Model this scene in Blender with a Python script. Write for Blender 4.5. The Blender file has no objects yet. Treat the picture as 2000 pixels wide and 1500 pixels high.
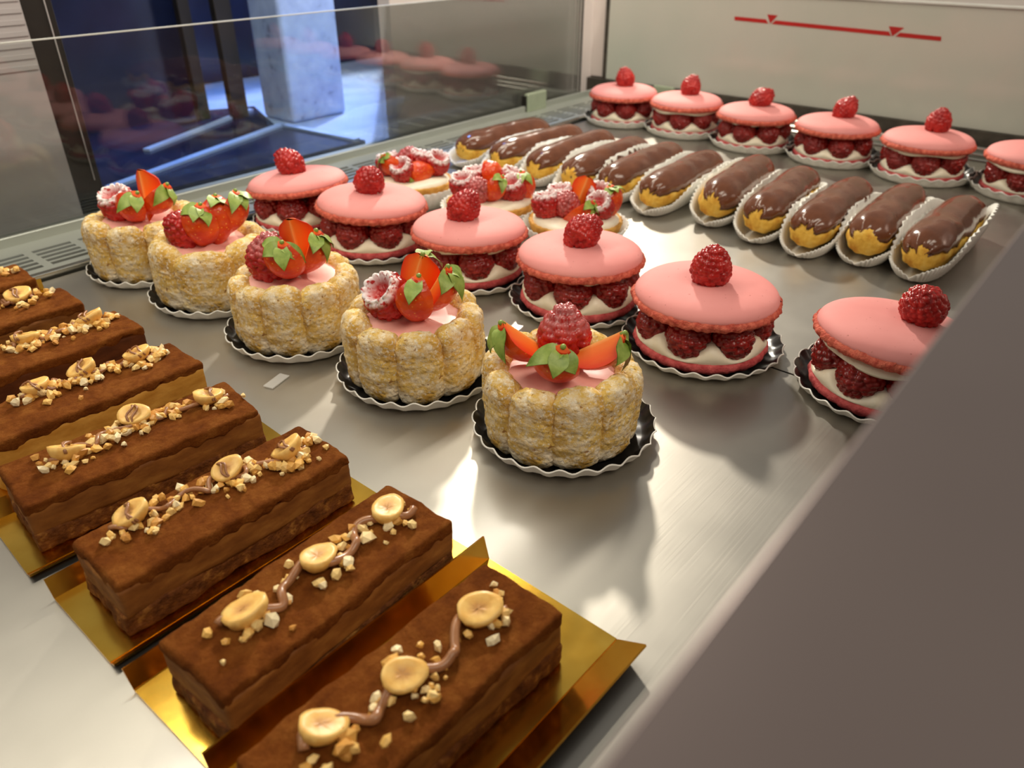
import bpy, math, random
import numpy as np
from mathutils import Vector, Matrix, Euler, noise

random.seed(7); rng = np.random.default_rng(7)
S = bpy.context.scene
COL = S.collection
R = math.radians

# ------------------------------------------------------------------ camera, sky, lamps, exposure
TH, AZ, HC = R(31.2), R(40.0), 0.235
cd = bpy.data.cameras.new('camera'); cam = bpy.data.objects.new('camera', cd); COL.objects.link(cam)
cd.sensor_width = 36; cd.lens = 27.0; cd.clip_start = 0.004; cd.clip_end = 30
cam.location = (0, 0, HC)
cam.rotation_euler = (R(90) - TH, 0, AZ - R(90))
cd.dof.use_dof = True; cd.dof.focus_distance = 0.39; cd.dof.aperture_fstop = 12.0
S.camera = cam

w = bpy.data.worlds.new('shop_air'); S.world = w; w.use_nodes = True
w.node_tree.nodes['Background'].inputs[0].default_value = (0.59, 0.56, 0.51, 1)
w.node_tree.nodes['Background'].inputs[1].default_value = 0.50

def area(name, loc, target, sx, sy, power, col):
    l = bpy.data.lights.new(name, 'AREA'); l.shape = 'RECTANGLE'; l.size = sx; l.size_y = sy
    l.energy = power; l.color = col
    o = bpy.data.objects.new(name, l); COL.objects.link(o); o.location = loc
    d = Vector(target) - Vector(loc); o.rotation_euler = d.to_track_quat('-Z', 'Y').to_euler()
    return o
def spot(name, loc, target, power, col, rad, ang):
    l = bpy.data.lights.new(name, 'SPOT'); l.energy = power; l.color = col
    l.shadow_soft_size = rad; l.spot_size = R(ang); l.spot_blend = 0.5
    o = bpy.data.objects.new(name, l); COL.objects.link(o); o.location = loc
    d = Vector(target) - Vector(loc); o.rotation_euler = d.to_track_quat('-Z', 'Y').to_euler()
    return o
WARM = (1.0, 0.88, 0.72)
spot('shop_spot_lamp', (2.0, 1.55, 1.18), (0.4, 0.25, 0.0), 200, (1.0, .91, .77), 0.06, 60)
area('case_tube_lamp', (0.35, 0.58, 0.56), (0.35, 0.50, 0.0), 1.3, 0.03, 4.4, (1.0, 0.92, 0.76))
spot('panel_fill_spot', (0.95, 0.30, 0.75), (0.86, 0.742, 0.08), 9.0, (1.0, 0.93, 0.84), 0.06, 48)  # added unseen spot, brightens the panels outside the glass
area('front_fill_area', (0.15, -0.75, 1.5), (0.55, 0.55, 0.1), 1.2, 0.5, 15, WARM)  # added soft fill from behind the camera for the front faces
spot('street_daylight', (0.95, 1.05, 1.0), (0.66, 0.93, 0.0), 66, (0.09, 0.33, 1.0), 0.12, 40)
S.view_settings.view_transform = 'Standard'; S.view_settings.look = 'None'
S.view_settings.gamma = 1; S.view_settings.use_curve_mapping = False
S.view_settings.exposure = -0.12

# ------------------------------------------------------------------ materials
def lin(r, g, b):
    f = lambda c: (c / 255 / 12.92) if c <= 10 else ((c / 255 + .055) / 1.055) ** 2.4
    return (f(r), f(g), f(b), 1)
class MT:
    def __init__(s, name, col=(200, 200, 200), rough=.5, metal=0.0, spec=.5, **kw):
        m = bpy.data.materials.new(name); m.use_nodes = True; s.m = m; s.nt = m.node_tree
        s.b = s.nt.nodes['Principled BSDF']; i = s.b.inputs
        i['Base Color'].default_value = lin(*col); i['Roughness'].default_value = rough
        i['Metallic'].default_value = metal; i['Specular IOR Level'].default_value = spec
        for k, v in kw.items(): i[k.replace('_', ' ')].default_value = v
        s._co = None; s.hs = None
    def n(s, t): return s.nt.nodes.new(t)
    def l(s, a, b): s.nt.links.new(a, b)
    def co(s, scale=(1, 1, 1)):
        t = s.n('ShaderNodeTexCoord'); mp = s.n('ShaderNodeMapping'); mp.inputs['Scale'].default_value = scale
        s.l(t.outputs['Object'], mp.inputs['Vector']); return mp.outputs[0]
    def noise(s, sc, detail=4, scale=(1, 1, 1), rough=.55):
        n = s.n('ShaderNodeTexNoise'); n.inputs['Scale'].default_value = sc; n.inputs['Detail'].default_value = detail
        n.inputs['Roughness'].default_value = rough; s.l(s.co(scale), n.inputs['Vector']); return n.outputs['Fac']
    def voro(s, sc):
        n = s.n('ShaderNodeTexVoronoi'); n.inputs['Scale'].default_value = sc; s.l(s.co(), n.inputs['Vector']); return n.outputs['Distance']
    def ramp(s, fac, stops):
        r = s.n('ShaderNodeValToRGB'); e = r.color_ramp.elements
        while len(e) < len(stops): e.new(.5)
        for k, (p, c) in enumerate(stops):
            e[k].position = p; e[k].color = lin(*c) if len(c) == 3 else c
        s.l(fac, r.inputs[0]); return r.outputs[0]
    def mix(s, fac, a, b):
        m = s.n('ShaderNodeMix'); m.data_type = 'RGBA'
        if isinstance(fac, float): m.inputs[0].default_value = fac
        else: s.l(fac, m.inputs[0])
        for k, v in ((6, a), (7, b)):
            if isinstance(v, tuple): m.inputs[k].default_value = lin(*v)
            else: s.l(v, m.inputs[k])
        return m.outputs[2]
    def attr(s, name):
        a = s.n('ShaderNodeAttribute'); a.attribute_name = name; return a.outputs['Fac']
    def math(s, op, a, b=0.0):
        m = s.n('ShaderNodeMath'); m.operation = op
        for k, v in ((0, a), (1, b)):
            if isinstance(v, (int, float)): m.inputs[k].default_value = v
            else: s.l(v, m.inputs[k])
        return m.outputs[0]
    def col(s, sock): s.l(sock, s.b.inputs['Base Color']); return s
    def rough(s, sock): s.l(sock, s.b.inputs['Roughness']); return s
    def bump(s, h, strength=.4, dist=.001):
        b = s.n('ShaderNodeBump'); b.inputs['Strength'].default_value = strength; b.inputs['Distance'].default_value = dist
        s.l(h, b.inputs['Height'])
        if s.hs: s.l(s.hs, b.inputs['Normal'])
        s.hs = b.outputs[0]; s.l(b.outputs[0], s.b.inputs['Normal']); return s
    def rnd(s):
        return s.n('ShaderNodeObjectInfo').outputs['Random']
M = {}
# brushed stainless deck
m = MT('brushed_stainless', (176, 172, 164), .3, 1.0)
n1 = m.noise(6, 4); n2 = m.noise(700, 2, (.02, 1, 1)); n3 = m.noise(30, 5)
m.col(m.ramp(n1, [(.3, (160, 156, 148)), (.7, (186, 182, 173))]))
m.rough(m.math('ADD', m.math('MULTIPLY', n3, .12), .36)); m.bump(n2, .05, .0004); m.bump(m.noise(14, 3), .08, .002); m.b.inputs['Coat Weight'].default_value = .35; m.b.inputs['Coat Roughness'].default_value = .16; m.b.inputs['Coat IOR'].default_value = 2.0; M['deck'] = m.m
m = MT('vent_steel', (178, 182, 174), .42, .6); m.bump(m.noise(300, 2, (.05, 1, 1)), .08, .0004); M['vent'] = m.m
m = MT('polished_rail', (200, 200, 192), .2, 1.0); m.bump(m.noise(200, 2, (1, .05, 1)), .05, .0004); M['rail'] = m.m
m = MT('dark_cavity', (10, 10, 9), .9, 0, .05); m.col(m.ramp(m.noise(20), [(.3, (8, 8, 7)), (.7, (18, 17, 15))])); M['dark'] = m.m
m = MT('dark_seal_strip', (52, 48, 40), .5); m.col(m.ramp(m.noise(60), [(.35, (42, 38, 31)), (.65, (70, 64, 54))])); M['seal'] = m.m
m = MT('sill_metal', (126, 114, 112), .34, .75); m.col(m.ramp(m.noise(5), [(.3, (116, 104, 103)), (.7, (134, 122, 118))])); m.bump(m.noise(40, 3), .04, .001); M['sill'] = m.m
m = MT('back_panel', (160, 162, 150), .14, 0, .5); m.col(m.ramp(m.noise(3.5), [(.35, (182, 187, 175)), (.65, (198, 195, 185))])); m.bump(m.noise(25, 2), .03, .002); M['panel'] = m.m
m = MT('panel_pale', (222, 212, 206), .3); m.col(m.ramp(m.noise(6), [(.3, (216, 206, 200)), (.7, (228, 218, 212))])); M['pale'] = m.m
m = MT('panel_grey', (180, 174, 174), .35); m.col(m.ramp(m.noise(6), [(.3, (172, 166, 166)), (.7, (188, 182, 182))])); M['grey'] = m.m
m = MT('black_frame', (26, 23, 20), .5); m.col(m.ramp(m.noise(30), [(.3, (20, 18, 15)), (.7, (38, 33, 28))])); M['frame'] = m.m
m = MT('navy_board', (22, 30, 58), .18); m.col(m.ramp(m.noise(9), [(.3, (17, 23, 46)), (.7, (34, 44, 76))])); M['navy'] = m.m
m = MT('blue_edge', (150, 180, 225), .5); m.col(m.ramp(m.noise(20), [(.3, (140, 170, 220)), (.7, (165, 192, 232))])); M['blue'] = m.m
m = MT('blue_plaster', (150, 175, 215), .8); m.col(m.ramp(m.noise(45, 6), [(.30, (96, 116, 150)), (.40, (146, 170, 212)), (.7, (165, 190, 228))])); m.bump(m.noise(60), .3, .002); M['plaster'] = m.m
m = MT('red_print', (178, 30, 26), .35); m.col(m.ramp(m.noise(30), [(.3, (168, 26, 22)), (.7, (186, 34, 30))])); M['red'] = m.m
m = MT('clip_plastic', (150, 160, 136), .4); m.col(m.ramp(m.noise(40), [(.3, (142, 152, 128)), (.7, (158, 168, 144))])); M['clip'] = m.m
# clear glass: Fresnel mix of reflection and see-through
def glass(name, tint, gain):
    m = MT(name); nt = m.nt; nt.nodes.remove(m.b)
    f = m.n('ShaderNodeFresnel'); f.inputs['IOR'].default_value = 1.5
    g = m.n('ShaderNodeBsdfGlossy'); g.inputs['Roughness'].default_value = .01
    t = m.n('ShaderNodeBsdfTransparent'); t.inputs[0].default_value = tint
    mx = m.n('ShaderNodeMixShader'); m.l(m.math('MULTIPLY', f.outputs[0], gain), mx.inputs[0])
    m.l(t.outputs[0], mx.inputs[1]); m.l(g.outputs[0], mx.inputs[2]); m.l(mx.outputs[0], nt.nodes['Material Output'].inputs[0])
    return m.m
M['glass'] = glass('clear_glass', (.95, .97, .96, 1), .8)
m = MT('glass_edge', (205, 208, 200), .25); m.col(m.ramp(m.noise(30), [(.3, (200, 203, 195)), (.7, (214, 216, 210))])); M['gedge'] = m.m
m = MT('clear_film', (235, 235, 232), .2, 0, .5, Alpha=.35); m.bump(m.noise(300), .2, .001); M['flake'] = m.m
# gold board, doilies
m = MT('gold_foil', (214, 168, 62), .16, 1.0); m.col(m.ramp(m.noise(40), [(.3, (208, 158, 52)), (.7, (226, 184, 80))])); m.bump(m.noise(60, 3), .06, .001); m.rough(m.math('ADD', m.math('MULTIPLY', m.noise(25), .16), .1)); M['gold'] = m.m
m = MT('board_underside', (24, 20, 16), .4); m.col(m.ramp(m.noise(50), [(.3, (20, 17, 13)), (.7, (34, 28, 22))])); M['under'] = m.m
m = MT('white_paper', (232, 230, 222), .7); m.col(m.ramp(m.noise(50), [(.3, (226, 224, 215)), (.7, (238, 236, 229))])); M['paper'] = m.m
m = MT('greaseproof_paper', (226, 224, 215), .6, Transmission_Weight=0.0, Subsurface_Weight=.0); m.col(m.ramp(m.noise(60), [(.3, (218, 216, 206)), (.7, (236, 234, 226))])); m.bump(m.noise(150), .1, .0005); M['case'] = m.m
m = MT('black_card', (22, 20, 19), .28); m.col(m.ramp(m.noise(70), [(.3, (16, 15, 14)), (.7, (34, 31, 29))])); M['black'] = m.m
# pastry
m = MT('macaron_shell', (236, 142, 138), .68, 0, .18)
spk = m.ramp(m.noise(420, 2), [(.70, (0, 0, 0)), (.76, (255, 255, 255))])
base = m.ramp(m.noise(22, 3), [(.3, (222, 142, 138)), (.7, (232, 156, 152))])
m.col(m.mix(m.math('MULTIPLY', spk, .45), base, (140, 58, 52))); m.bump(m.noise(160, 3), .12, .0006); M['shell'] = m.m
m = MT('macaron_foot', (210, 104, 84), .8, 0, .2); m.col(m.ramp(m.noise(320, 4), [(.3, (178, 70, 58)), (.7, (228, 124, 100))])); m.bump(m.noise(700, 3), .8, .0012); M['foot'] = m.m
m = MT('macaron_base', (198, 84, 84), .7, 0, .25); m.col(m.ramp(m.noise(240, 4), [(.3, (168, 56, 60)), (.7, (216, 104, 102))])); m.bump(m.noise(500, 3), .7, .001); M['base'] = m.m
m = MT('cream', (240, 230, 204), .4, 0, .4); m.col(m.ramp(m.noise(90), [(.3, (236, 224, 196)), (.7, (246, 238, 216))])); M['cream'] = m.m
def berry(name, a, b):
    m = MT(name, a, .3, 0, .5, Subsurface_Weight=.0); c = m.ramp(m.noise(110, 3), [(.3, a), (.7, b)])
    pw = m.attr('powder'); k = m.math('MULTIPLY', pw, m.ramp(m.noise(420, 3), [(.34, (0, 0, 0)), (.5, (255, 255, 255))]))
    m.col(m.mix(k, c, (246, 240, 238))); m.rough(m.math('ADD', m.math('MULTIPLY', k, .5), .27)); m.bump(m.noise(500, 2), .12, .0005); return m.m
M['rasp'] = berry('raspberry', (154, 16, 14), (194, 42, 34)); M['raspd'] = berry('raspberry_dark', (112, 12, 10), (150, 30, 24))
m = MT('ladyfinger', (224, 176, 84), .75, 0, .2)
c0 = m.ramp(m.noise(38, 4), [(.3, (206, 156, 68)), (.5, (228, 190, 100)), (.7, (240, 214, 142))])
c1 = m.mix(m.ramp(m.noise(60, 6, rough=.75), [(.46, (0, 0, 0)), (.60, (235, 235, 235))]), c0, (246, 234, 208))
c2 = m.mix(m.ramp(m.noise(520, 3), [(.56, (0, 0, 0)), (.64, (220, 220, 220))]), c1, (246, 238, 218))
c3 = m.mix(m.ramp(m.noise(300, 2), [(.27, (235, 235, 235)), (.34, (0, 0, 0))]), c2, (150, 98, 42))
m.col(c3); m.bump(m.noise(150, 6, rough=.75), .8, .0024); pr = m.ramp(m.voro(260), [(.0, (255, 255, 255)), (.42, (0, 0, 0))]); m.bump(pr, .45, .0016); M['finger'] = m.m
m = MT('pink_mousse', (240, 176, 162), .45); m.col(m.ramp(m.noise(70), [(.3, (234, 164, 150)), (.7, (246, 190, 178))])); M['mousse'] = m.m
m = MT('strawberry_skin', (208, 40, 14), .3, 0, .5)
sk = m.ramp(m.noise(70, 3), [(.3, (202, 38, 8)), (.7, (234, 92, 22))]); v = m.voro(330)
m.col(m.mix(m.ramp(v, [(.10, (255, 255, 255)), (.17, (0, 0, 0))]), sk, (240, 170, 70))); m.bump(v, .35, .0012); M['skin'] = m.m
m = MT('strawberry_flesh', (236, 110, 40), .5, 0, .3)
g = m.attr('core'); fl = m.ramp(g, [(.0, (248, 170, 90)), (.15, (242, 124, 36)), (.6, (236, 92, 18)), (1, (214, 48, 10))])
m.col(m.mix(m.ramp(m.noise(260, 3, (1, 1, .2)), [(.5, (0, 0, 0)), (.7, (80, 80, 80))]), fl, (250, 160, 70))); m.bump(m.noise(250), .2, .0006); M['flesh'] = m.m
m = MT('strawberry_leaf', (134, 166, 50), .45); m.col(m.ramp(m.noise(130), [(.3, (102, 132, 38)), (.7, (168, 188, 92))])); m.bump(m.noise(300, 2), .3, .0006); M['leaf'] = m.m
m = MT('blueberry', (28, 28, 44), .35); m.col(m.ramp(m.noise(120), [(.3, (18, 18, 28)), (.7, (52, 54, 78))])); M['blueb'] = m.m
m = MT('choux', (226, 170, 60), .7, 0, .25)
m.col(m.ramp(m.noise(90, 5), [(.28, (200, 136, 44)), (.5, (234, 186, 76)), (.72, (246, 214, 118))])); m.bump(m.noise(220, 6), .6, .0016); M['choux'] = m.m
m = MT('chocolate_icing', (92, 52, 32), .16, 0, .6); m.col(m.ramp(m.noise(40, 3), [(.3, (92, 52, 32)), (.7, (116, 70, 46))])); m.bump(m.noise(55, 3, (.4, 1, 1)), .28, .003); m.bump(m.noise(160, 2), .12, .001); M['choc'] = m.m
m = MT('cocoa_powder', (110, 60, 26), .95, 0, .08); m.col(m.ramp(m.noise(90, 6, rough=.7), [(.3, (100, 50, 14)), (.5, (128, 70, 24)), (.72, (156, 96, 40))])); m.bump(m.noise(260, 6, rough=.75), 1.0, .0035); M['cocoa'] = m.m
m = MT('coffee_mousse', (158, 104, 46), .7, 0, .25); m.col(m.ramp(m.noise(60, 5, (1, 1, 3)), [(.3, (104, 58, 20)), (.55, (136, 84, 34)), (.75, (160, 108, 48))])); m.bump(m.noise(260, 4), .4, .001); M['coffee'] = m.m
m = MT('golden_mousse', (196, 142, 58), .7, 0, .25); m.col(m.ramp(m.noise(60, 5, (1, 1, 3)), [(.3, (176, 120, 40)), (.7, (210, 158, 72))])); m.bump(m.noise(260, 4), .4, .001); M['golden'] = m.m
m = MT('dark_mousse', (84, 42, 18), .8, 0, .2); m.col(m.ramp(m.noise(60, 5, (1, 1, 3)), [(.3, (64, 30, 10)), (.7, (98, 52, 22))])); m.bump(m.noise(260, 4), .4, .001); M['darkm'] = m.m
m = MT('soaked_sponge', (128, 76, 30), .8, 0, .2); m.col(m.ramp(m.noise(230, 5), [(.3, (80, 40, 14)), (.55, (116, 66, 26)), (.75, (168, 114, 50))])); m.bump(m.noise(420, 4), .9, .0018); M['sponge'] = m.m
m = MT('hazelnut', (238, 192, 104), .4, 0, .4); g = m.attr('core'); hz = m.ramp(m.noise(120, 3), [(.3, (224, 168, 80)), (.7, (244, 204, 122))])
m.col(m.mix(g, hz, (186, 128, 74))); m.bump(m.noise(200), .15, .0006); M['hazel'] = m.m
m = MT('chopped_nut', (226, 190, 124), .5, 0, .4); r_ = m.rnd(); m.col(m.ramp(r_, [(0, (196, 136, 60)), (.4, (228, 178, 90)), (.75, (238, 206, 136)), (1, (238, 222, 180))])); m.bump(m.noise(300), .3, .0006); M['nut'] = m.m
m = MT('praline', (150, 102, 66), .3, 0, .5); m.col(m.ramp(m.noise(90), [(.3, (138, 90, 54)), (.7, (168, 118, 80))])); M['praline'] = m.m
m = MT('tart_crust', (206, 150, 66), .75, 0, .2); m.col(m.ramp(m.noise(110, 5), [(.3, (176, 118, 44)), (.7, (222, 172, 88))])); m.bump(m.noise(260, 5), .5, .0012); M['crust'] = m.m

# ------------------------------------------------------------------ mesh helpers
def mesh(name, V, Fc, mat, smooth=True, **attrs):
    me = bpy.data.meshes.new(name); me.from_pydata([tuple(map(float, v)) for v in V], [], Fc); me.update()
    me.materials.append(M[mat])
    if smooth: me.polygons.foreach_set('use_smooth', [True] * len(me.polygons))
    for k, a in attrs.items():
        at = me.attributes.new(k, 'FLOAT', 'POINT'); at.data.foreach_set('value', np.asarray(a, dtype=np.float32))
    return me
def gridF(nu, nv, cu=False, cv=False, off=0):
    F = []
    for i in range(nu if cu else nu - 1):
        for j in range(nv if cv else nv - 1):
            a, b = i, (i + 1) % nu; c, d = j, (j + 1) % nv
            F.append((off + a * nv + c, off + b * nv + c, off + b * nv + d, off + a * nv + d))
    return F
def grid(name, P, mat, cu=False, cv=False, caps=False, smooth=True, **at):
    nu, nv = P.shape[:2]; F = gridF(nu, nv, cu, cv)
    if caps:   # u closed ring, v from bottom to top: close both ends
        F.append(tuple(i * nv for i in range(nu))[::-1]); F.append(tuple(i * nv + nv - 1 for i in range(nu)))
    return mesh(name, P.reshape(-1, 3), F, mat, smooth, **at)
def lathe(name, prof, mat, n=64, fn=None, caps=False):
    prof = np.array(prof, float); th = np.linspace(0, 2 * np.pi, n, endpoint=False)
    P = np.zeros((n, len(prof), 3)); P[:, :, 0] = np.cos(th)[:, None] * prof[:, 0]; P[:, :, 1] = np.sin(th)[:, None] * prof[:, 0]; P[:, :, 2] = prof[:, 1]
    if fn: P = fn(P, th)
    return grid(name, P, mat, cu=True, caps=caps)
def nz(p, sc, seed=0.0): return noise.noise(Vector((p[0] * sc + seed, p[1] * sc + seed * .7, p[2] * sc - seed)))
def nz3(p, sc, seed=0.0): return np.array(noise.noise_vector(Vector((p[0] * sc + seed, p[1] * sc - seed, p[2] * sc + 2 * seed))))
def boxm(name, lo, hi, mat, bev=0.0):
    V = [(x, y, z) for x in (lo[0], hi[0]) for y in (lo[1], hi[1]) for z in (lo[2], hi[2])]
    F = [(0, 1, 3, 2), (4, 6, 7, 5), (0, 4, 5, 1), (2, 3, 7, 6), (0, 2, 6, 4), (1, 5, 7, 3)]
    if not bev: return mesh(name, V, F, mat, False)
    import bmesh
    me = mesh(name, V, F, mat, False); b = bmesh.new(); b.from_mesh(me)
    bmesh.ops.bevel(b, geom=b.edges[:], offset=bev, segments=3, profile=.5, affect='EDGES'); b.to_mesh(me); b.free()
    return me
def rbox(l, n, r):
    """rounded box vertices+faces: size l (centred in x,y; z from 0), n cells per axis, corner radius r"""
    idx = {}; V = []; F = []
    def vid(i, j, k):
        if (i, j, k) not in idx:
            idx[(i, j, k)] = len(V); V.append(((i / n[0] - .5) * l[0], (j / n[1] - .5) * l[1], k / n[2] * l[2]))
        return idx[(i, j, k)]
    for k in (0, n[2]):
        for i in range(n[0]):
            for j in range(n[1]):
                q = [vid(i, j, k), vid(i + 1, j, k), vid(i + 1, j + 1, k), vid(i, j + 1, k)]; F.append(tuple(q if k else q[::-1]))
    for j in (0, n[1]):
        for i in range(n[0]):
            for k in range(n[2]):
                q = [vid(i, j, k), vid(i + 1, j, k), vid(i + 1, j, k + 1), vid(i, j, k + 1)]; F.append(tuple(q[::-1] if j else q))
    for i in (0, n[0]):
        for j in range(n[1]):
            for k in range(n[2]):
                q = [vid(i, j, k), vid(i, j + 1, k), vid(i, j + 1, k + 1), vid(i, j, k + 1)]; F.append(tuple(q if i else q[::-1]))
    V = np.array(V); h = np.array([l[0] / 2, l[1] / 2, l[2] / 2]); c = np.array([0, 0, l[2] / 2])
    rr = np.minimum(r, h * .98); q = np.clip(V - c, -(h - rr), h - rr); d = V - c - q
    nrm = np.linalg.norm(d / rr, axis=1, keepdims=True); nrm[nrm < 1] = 1
    return q + d / nrm + c, F
def obj(name, me, parent=None, loc=(0, 0, 0), rot=(0, 0, 0), sc=(1, 1, 1), mat=None):
    o = bpy.data.objects.new(name, me); COL.objects.link(o)
    if parent: o.parent = parent
    if mat is not None: o.matrix_local = mat
    else:
        o.location = loc; o.rotation_euler = rot; o.scale = sc if hasattr(sc, '__len__') else (sc,) * 3
    return o
def tag(o, label, cat, group=None):
    o['label'] = label; o['category'] = cat
    if group: o['group'] = group
    return o
def thing(name, label, cat, loc, rz=0.0, group=None, sc=1.0):
    o = bpy.data.objects.new(name, None); COL.objects.link(o); o.location = loc; o.rotation_euler = (0, 0, rz); o.scale = (sc,) * 3
    o.empty_display_size = .01
    return tag(o, label, cat, group)
def struct(name, me, parent=None, **k):
    o = obj(name, me, parent, **k)
    if not parent: o['kind'] = 'structure'
    return o
def tube(name, pts, rad, mat, n=8):
    pts = np.array(pts, float); T = np.gradient(pts, axis=0); T /= np.linalg.norm(T, axis=1, keepdims=True) + 1e-9
    rad = np.broadcast_to(rad, (len(pts),)); P = np.zeros((n, len(pts), 3))
    for i, t in enumerate(T):
        a = np.cross(t, [0, 0, 1.0]); a /= np.linalg.norm(a) + 1e-9; b = np.cross(a, t)
        for k in range(n):
            an = 2 * np.pi * k / n; P[k, i] = pts[i] + rad[i] * (a * np.cos(an) + b * np.sin(an))
    return grid(name, P, mat, cu=True, caps=True)
# camera-ground basis, to aim fruit as the photo shows it: (right, up, towards the viewer)
RT = Vector((math.sin(AZ), -math.cos(AZ), 0)); FW = Vector((math.cos(AZ), math.sin(AZ), 0))
def vdir(a): return (RT * a[0] + Vector((0, 0, 1)) * a[1] - FW * a[2]).normalized()
def aim(loc, zdir, xdir, sc=1.0):
    z = vdir(zdir); x = vdir(xdir); x = (x - z * x.dot(z)).normalized(); y = z.cross(x)
    m = Matrix((x, y, z)).transposed().to_4x4(); m = Matrix.Translation(loc) @ m @ Matrix.Scale(sc, 4); return m

# ------------------------------------------------------------------ the display case
Y_LIP, Y_GL, X_BK, Y_SILL = .625, .708, 1.075, .0175
floor = struct('floor', boxm('floor', (-.45, Y_SILL, -.012), (.4136, .617, 0), 'deck'))
obj('deck_sheet', boxm('deck_sheet', (.4150, Y_SILL, -.012), (1.005, .617, 0.0002), 'deck'), floor)
obj('joint_strip', boxm('joint_strip', (.4136, Y_SILL, -.012), (.4150, .617, -.0012), 'dark'), floor)
struct('trim_1', boxm('trim_1', (-.45, .617, -.05), (X_BK, Y_GL + .03, -.04), 'dark'))
def vent_plate():
    x0, x1 = -.40, 1.03; y0, y1 = Y_LIP + .002, Y_GL - .004; ys = [y0]
    for r in range(5):
        a = .6365 + r * .0090; ys += [a, a + .0052]
    ys.append(y1); xs = [x0]; k = 0
    while xs[-1] + .037 < x1: a = x0 + .008 + k * .037; xs += [a, a + .0305]; k += 1
    xs.append(x1); nx, ny = len(xs), len(ys); V = [(x, y, .004) for x in xs for y in ys]; F = []
    for i in range(nx - 1):
        for j in range(ny - 1):
            if i % 2 == 1 and j % 2 == 1 and i < nx - 2: continue
            F.append((i * ny + j, (i + 1) * ny + j, (i + 1) * ny + j + 1, i * ny + j + 1))
    return mesh('slotted_plate', V, F, 'vent', False)
vent = thing('vent_grille', 'long slotted grey metal air vent strip along the foot of the glass front', 'vent', (0, 0, 0))
pl = obj('slotted_plate', vent_plate(), vent); md = pl.modifiers.new('thick', 'SOLIDIFY'); md.thickness = .0015; md.offset = -1
obj('front_lip', boxm('front_lip', (-.40, Y_LIP - .004, -.012), (1.03, Y_LIP + .003, .0045), 'rail', .0014), vent)
obj('glass_channel', boxm('glass_channel', (-.40, Y_GL - .007, -.012), (1.03, Y_GL - .003, .012), 'vent', .001), vent)
# glass front, clear pane with a polished top edge
win = struct('window_1', boxm('window_1', (-.40, Y_GL, .004), (1.005, Y_GL + .005, .153), 'glass'))
obj('glass_edge', boxm('glass_edge', (-.40, Y_GL + .0005, .1531), (1.005, Y_GL + .0045, .1539), 'gedge'), win)
obj('end_edge', boxm('end_edge', (1.0052, Y_GL + .001, .004), (1.0062, Y_GL + .004, .154), 'frame'), win)
clip = thing('glass_clip', 'small grey green plastic clip holding the foot of the glass front', 'clip', (.888, Y_GL - .006, .003))
obj('clip_body', boxm('clip_body', (-.021, -.004, 0), (.021, .004, .025), 'clip', .002), clip)
obj('clip_jaw', boxm('clip_jaw', (-.0235, -.0015, .001), (-.0205, .006, .022), 'under', .0006), clip)
# back wall
struct('wall_back', boxm('wall_back', (X_BK, -.35, .020), (X_BK + .01, .7105, .150), 'panel', .001))
struct('trim_2', boxm('trim_2', (X_BK - .002, -.35, .150), (X_BK + .012, .7105, .1525), 'gedge', .0005))
struct('wall_corner', boxm('wall_corner', (X_BK + .004, .7175, .022), (X_BK + .014, .80, .24), 'pale'))
struct('wall_upper', boxm('wall_upper', (X_BK + .10, -.6, -.05), (X_BK + .11, 1.2, .26), 'pale'))
struct('trim_3', boxm('trim_3', (X_BK + .0, .7110, .0), (X_BK + .006, .7170, .24), 'seal'))
struct('trim_4', boxm('trim_4', (X_BK - .006, -.35, -.02), (X_BK + .012, .80, .020), 'seal'))
rail = thing('back_rail', 'ribbed silver metal rail at the foot of the frosted back wall', 'rail', (0, 0, 0))
for k, (x, z, wd) in enumerate([(1.058, .006, .012), (1.040, .003, .014), (1.022, .001, .014)]):
    obj('rail_bar', boxm('rail_bar', (x - wd / 2, -.35, -.014), (x + wd / 2, .617, z), 'rail', .002), rail)
mark = thing('load_line_mark', 'red line with two small red down triangles printed on the back wall', 'marking', (X_BK - .0004, 0, 0))
def flat(name, pts, mat, th=.0003):   # polygon in (y,z), facing -X
    n = len(pts); V = [(0, y, z) for y, z in pts] + [(th, y, z) for y, z in pts]
    F = [tuple(range(n)), tuple(range(2 * n - 1, n - 1, -1))] + [(i, i + n, (i + 1) % n + n, (i + 1) % n) for i in range(n)]
    return mesh(name, V, F, mat, False)
def bar(a, b, zc=lambda y: .1122 + (y - .244) / (.507 - .244) * .0050, h=.0047):
    return [(a[0], zc(a[0]) + h), (b[0], zc(b[0]) + h), (b[1], zc(b[1])), (a[1], zc(a[1]))]
obj('line', flat('line', bar((.5075, .5070), (.4625, .4585)), 'red'), mark)
obj('line', flat('line', bar((.4495, .4535), (.3045, .3010)), 'red'), mark)
obj('line', flat('line', bar((.2915, .2960), (.2450, .2440)), 'red'), mark)
obj('triangle', flat('triangle', [(.4618, .1272), (.4472, .1269), (.4558, .1165)], 'red'), mark)
obj('triangle', flat('triangle', [(.3060, .1238), (.2880, .1234), (.2995, .1130)], 'red'), mark)
c2 = thing('glass_clip', 'pale grey clip at the foot of the frosted back wall', 'clip', (X_BK - .014, .597, .012))
obj('clip_body', boxm('clip_body', (-.003, -.017, -.006), (.003, .017, .012), 'clip', .002), c2)
# near edge of the case: broad metal sill the photographer leans over
struct('wall_front', boxm('wall_front', (-.45, -.60, -.05), (1.30, Y_SILL, .180), 'sill', .0004))
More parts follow.
